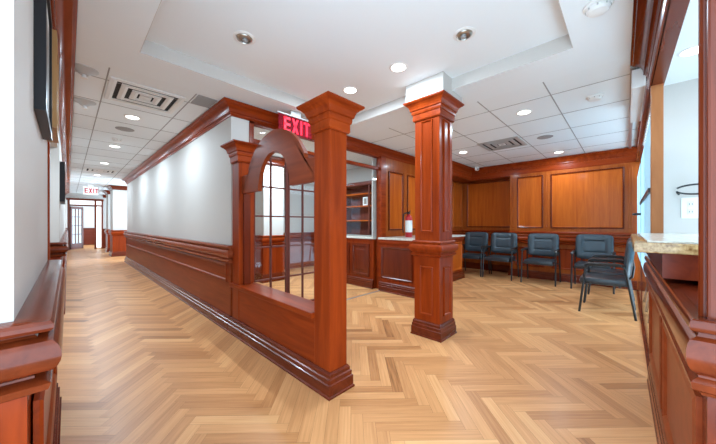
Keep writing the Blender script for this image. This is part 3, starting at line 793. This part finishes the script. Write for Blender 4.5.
spots = [(6.71, .45, -90, 'black vinyl armchair against the back wall, nearest the glass doors'),
         (6.71, 1.27, -90, 'black vinyl armchair against the back wall, under the narrow panel'),
         (6.71, 2.03, -90, 'black vinyl armchair against the back wall, second from the left'),
         (6.73, 2.66, -90, 'black vinyl armchair half hidden by the low counter, leftmost of all'),
         (5.14, .185, 180, 'black vinyl armchair with its back to the glass doors, nearer of the two'),
         (5.81, .185, 180, 'black vinyl armchair with its back to the glass doors, farther of the two')]
for i, (x, y, rz, lb) in enumerate(spots):
    o = ch0 if i == 0 else copy_tree(ch0)
    o.location = (x, y, 0); o.rotation_euler.z = math.radians(rz); tag(o, lb, 'chair', 'waiting room chairs')

# ------------------------------------------------------------------ ceiling fittings
def downlight(x, y, z, label, group, k=1):
    t = thing('downlight', label, 'ceiling light', (x, y, z), group)
    bm = BM(); n = 28
    lathe(bm, [(.088, 0), (.088, -.003), (.08, -.007), (.068, -.008), (.06, -.003), (.06, 0)], (x, y, z), n)
    obj('trim_ring', bm, 'whiteplastic', t, smooth=True)
    bm = BM(); lathe(bm, [(.067, -.004), (.067, -.0075), (.03, -.0085)], (x, y, z), n); obj('lens', bm, 'lamp', t)
    l = bpy.data.lights.new('downlight_lamp', 'AREA'); l.shape = 'DISK'; l.size = .13; l.energy = LP*k; l.color = (.66, .85, 1)
    lo = bpy.data.objects.new('downlight_lamp', l); COL.objects.link(lo); lo.location = (x, y, z-.012); lo.parent = t; lo.matrix_parent_inverse = Matrix.Translation((-x, -y, -z))
    return t
LP = 17
for x, y, lb in ((3.92, .92, 'round lit downlight in the tile ceiling nearest the tray ceiling'), (5.30, 2.28, 'round lit downlight in the tile ceiling near the security camera'), (6.58, .95, 'round lit downlight in the tile ceiling close to the back wall')):
    downlight(x, y, ZC, lb, 'downlights in the waiting room tiles')
for y, lb in ((4.62, 'nearest lit downlight of the corridor row'), (6.59, 'second lit downlight of the corridor row, past the smoke detector'), (8.59, 'third lit downlight of the corridor row'), (10.86, 'fourth lit downlight of the corridor row'), (12.77, 'farthest lit downlight of the corridor row, before the EXIT sign')):
    downlight(.58, y, ZC, lb, 'downlights along the corridor', 1.4 if y < 10 else .8)
for y, lb in ((1.58, 'small lit downlight in the tray ceiling, left of the column top'), (2.24, 'small lit downlight in the tray ceiling, above the near post')):
    downlight(2.2, y, TZ, lb, 'lit downlights in the tray ceiling')
downlight(3.46, -.38, ZC, 'round downlight seen through the reception window', 'downlights in the reception room', .12)
def eyeball(x, y, label):
    t = thing('eyeball_light', label, 'ceiling light', (x, y, TZ), 'unlit eyeball lights')
    bm = BM(); lathe(bm, [(.085, 0), (.085, -.003), (.07, -.008), (.062, -.003), (.062, 0)], (x, y, TZ)); obj('trim_ring', bm, 'whiteplastic', t, smooth=True)
    bm = BM(); lathe(bm, [(.062, -.001), (.058, -.012), (.048, -.018), (.04, -.004), (.02, -.003)], (x, y, TZ)); obj('reflector', bm, 'steel', t, smooth=True)
    bm = BM(); lathe(bm, [(.022, -.003), (.02, -.02), (.01, -.024)], (x+.01, y+.01, TZ)); obj('bulb', bm, 'greyplastic', t, smooth=True)
eyeball(.99, 2.23, 'unlit silver eyeball light on the left of the tray ceiling')
eyeball(2.18, .93, 'unlit silver eyeball light on the right of the tray ceiling')
def disc(name, x, y, r, label, cat, mat):
    t = thing(name, label, cat, (x, y, ZC))
    bm = BM(); lathe(bm, [(r, 0), (r, -.004), (r*.9, -.008), (r*.86, -.006)], (x, y, ZC)); obj('rim', bm, 'greyplastic', t, smooth=True)
    bm = BM(); lathe(bm, [(r*.86, -.0065), (r*.4, -.011), (.01, -.012)], (x, y, ZC)); obj('grille', bm, mat, t, smooth=True)
disc('ceiling_speaker', 5.285, .943, .11, 'round grey ceiling speaker in the waiting room tiles', 'speaker', 'greyplastic')
disc('ceiling_speaker', .578, 5.29, .11, 'round grey ceiling speaker in the corridor after the first light', 'speaker', 'greyplastic')
def smoke(x, y, s, label):
    t = thing('smoke_detector', label, 'smoke detector', (x, y, ZC))
    bm = BM(); lathe(bm, [(.075*s, 0), (.075*s, -.015*s), (.07*s, -.02*s)], (x, y, ZC)); obj('base', bm, 'whiteplastic', t, smooth=True)
    bm = BM(); lathe(bm, [(.062*s, -.02*s), (.06*s, -.035*s), (.05*s, -.048*s), (.02*s, -.055*s)], (x, y, ZC)); obj('head', bm, 'whiteplastic', t, smooth=True)
    for k in range(8):
        bm = BM()
        a = 2*math.pi*k/8; box(bm, x+.06*s*math.cos(a)-.004, x+.06*s*math.cos(a)+.004, y+.06*s*math.sin(a)-.004, y+.06*s*math.sin(a)+.004, ZC-.034*s, ZC-.022*s)
        obj('vent_slot', bm, 'louvre', t)
smoke(2.32, .13, 1.0, 'large white smoke detector near the top edge of the photo')
smoke(3.96, .25, .95, 'white smoke detector in the waiting room tile ceiling')
smoke(.556, 6.0, .9, 'white smoke detector in the corridor tile ceiling')
def vent(x0, x1, y0, y1, label, mt='whiteplastic'):
    t = thing('ceiling_vent', label, 'air vent', ((x0+x1)/2, (y0+y1)/2, ZC))
    bm = BM(); box(bm, x0+.02, x1-.02, y0+.02, y1-.02, ZC-.002, ZC+.002); obj('throat', bm, 'dark', t)
    w, h = x1-x0, y1-y0
    for k in range(4):
        d = .09*k*min(w, h)/.6
        bm = BM(); rings(bm, (x0+d, y0+d, ZC), (1, 0, 0), (0, 1, 0), (0, 0, -1), w-2*d, h-2*d, [(0, .002), (0, .012), (.03, .02), (.055, .012), (.055, .003)], fill=False)
        obj('louvre_ring', bm, mt, t)
    bm = BM(); box(bm, (x0+x1)/2-.05, (x0+x1)/2+.05, (y0+y1)/2-.05, (y0+y1)/2+.05, ZC-.014, ZC-.002); obj('centre_plate', bm, 'whiteplastic', t)
vent(4.92, 5.56, 1.25, 1.88, 'square louvred air vent in the waiting room ceiling', 'louvre')
vent(.275, .9, 3.48, 4.12, 'square louvred air vent at the near end of the corridor ceiling')
vent(.275, .9, 9.6, 10.2, 'small far louvred air vent between corridor lights')
bm = BM(); box(bm, .97, 1.16, 3.30, 3.58, ZC-.008, ZC-.0005, .002); tag(obj('ceiling_grille', bm, 'greyplastic'), 'flat grey square grille beside the corridor vent', 'air grille')
ZS = ZC-.0005
for x, y, lb in ((.10, 3.50, 'grey cone shaped sprinkler in the corridor ceiling, nearer of the two'), (.13, 4.42, 'grey cone shaped sprinkler in the corridor ceiling, farther of the two')):
    t = thing('sprinkler', lb, 'sprinkler', (x, y, ZS), 'corridor sprinklers')
    bm = BM(); lathe(bm, [(.10, 0), (.098, -.006), (.05, -.03), (.03, -.05)], (x, y, ZS)); obj('escutcheon', bm, 'louvre', t, smooth=True)
    bm = BM(); lathe(bm, [(.014, -.05), (.014, -.075), (.026, -.078), (.026, -.082)], (x, y, ZS)); obj('head', bm, 'whiteplastic', t, smooth=True)
sc = thing('security_camera', 'white security camera at the ceiling corner above the alcove', 'camera', (6.88, 2.62, ZC))
bm = BM(); lathe(bm, [(.045, 0), (.045, -.02), (.03, -.03)], (6.88, 2.62, ZC-.001)); box(bm, 6.80, 6.96, 2.60, 2.64, ZC-.02, ZC-.002); obj('mount', bm, 'whiteplastic', sc, smooth=True)
bm = BM(); lathe(bm, [(.03, -.03), (.05, -.045), (.05, -.075), (.03, -.098), (.01, -.102)], (6.88, 2.62, ZC)); h = obj('housing', bm, 'whiteplastic', sc, smooth=True)
bm = BM(); lathe(bm, [(.006, .018), (.02, .015), (.02, 0), (.012, -.004)], (6.845, 2.585, ZC-.08), 12); obj('lens', bm, 'black', h)

# ------------------------------------------------------------------ added fill lamps without fixtures, brightening the rooms beside the view
def fill_lamp(x, y, z, e, s, c=(.68, .86, 1)):
    l = bpy.data.lights.new('added_fill_lamp', 'AREA'); l.shape = 'SQUARE'; l.size = s; l.energy = e; l.color = c
    o = bpy.data.objects.new('added_fill_lamp', l); COL.objects.link(o); o.location = (x, y, z)
fill_lamp(3.0, 4.6, 2.57, 80, .6)  # added to brighten the office behind the glass
fill_lamp(2.6, -.9, 2.57, 11, .6)
fill_lamp(0.4, 20, 2.57, 30, .6)
fill_lamp(-1.2, 4.1, 2.56, 32, .9)  # added to brighten the corridor through the left opening

w = bpy.data.worlds.new('world'); SC.world = w; w.use_nodes = True
bg = w.node_tree.nodes['Background']; bg.inputs[0].default_value = (.60, .82, 1, 1); bg.inputs[1].default_value = 4.6

# ------------------------------------------------------------------ camera
cd = bpy.data.cameras.new('camera'); co = bpy.data.objects.new('camera', cd); COL.objects.link(co)
cd.sensor_width = 36; cd.lens = 279.3/716*36; cd.shift_y = 1.4/716
co.location = (0, 0, 1.2); co.rotation_euler = (math.radians(90), 0, -math.radians(46.08)); cd.clip_start = .01
SC.camera = co
vs = SC.view_settings
vs.view_transform = 'Standard'; vs.look = 'None'; vs.exposure = .4; vs.gamma = 1; vs.use_curve_mapping = False
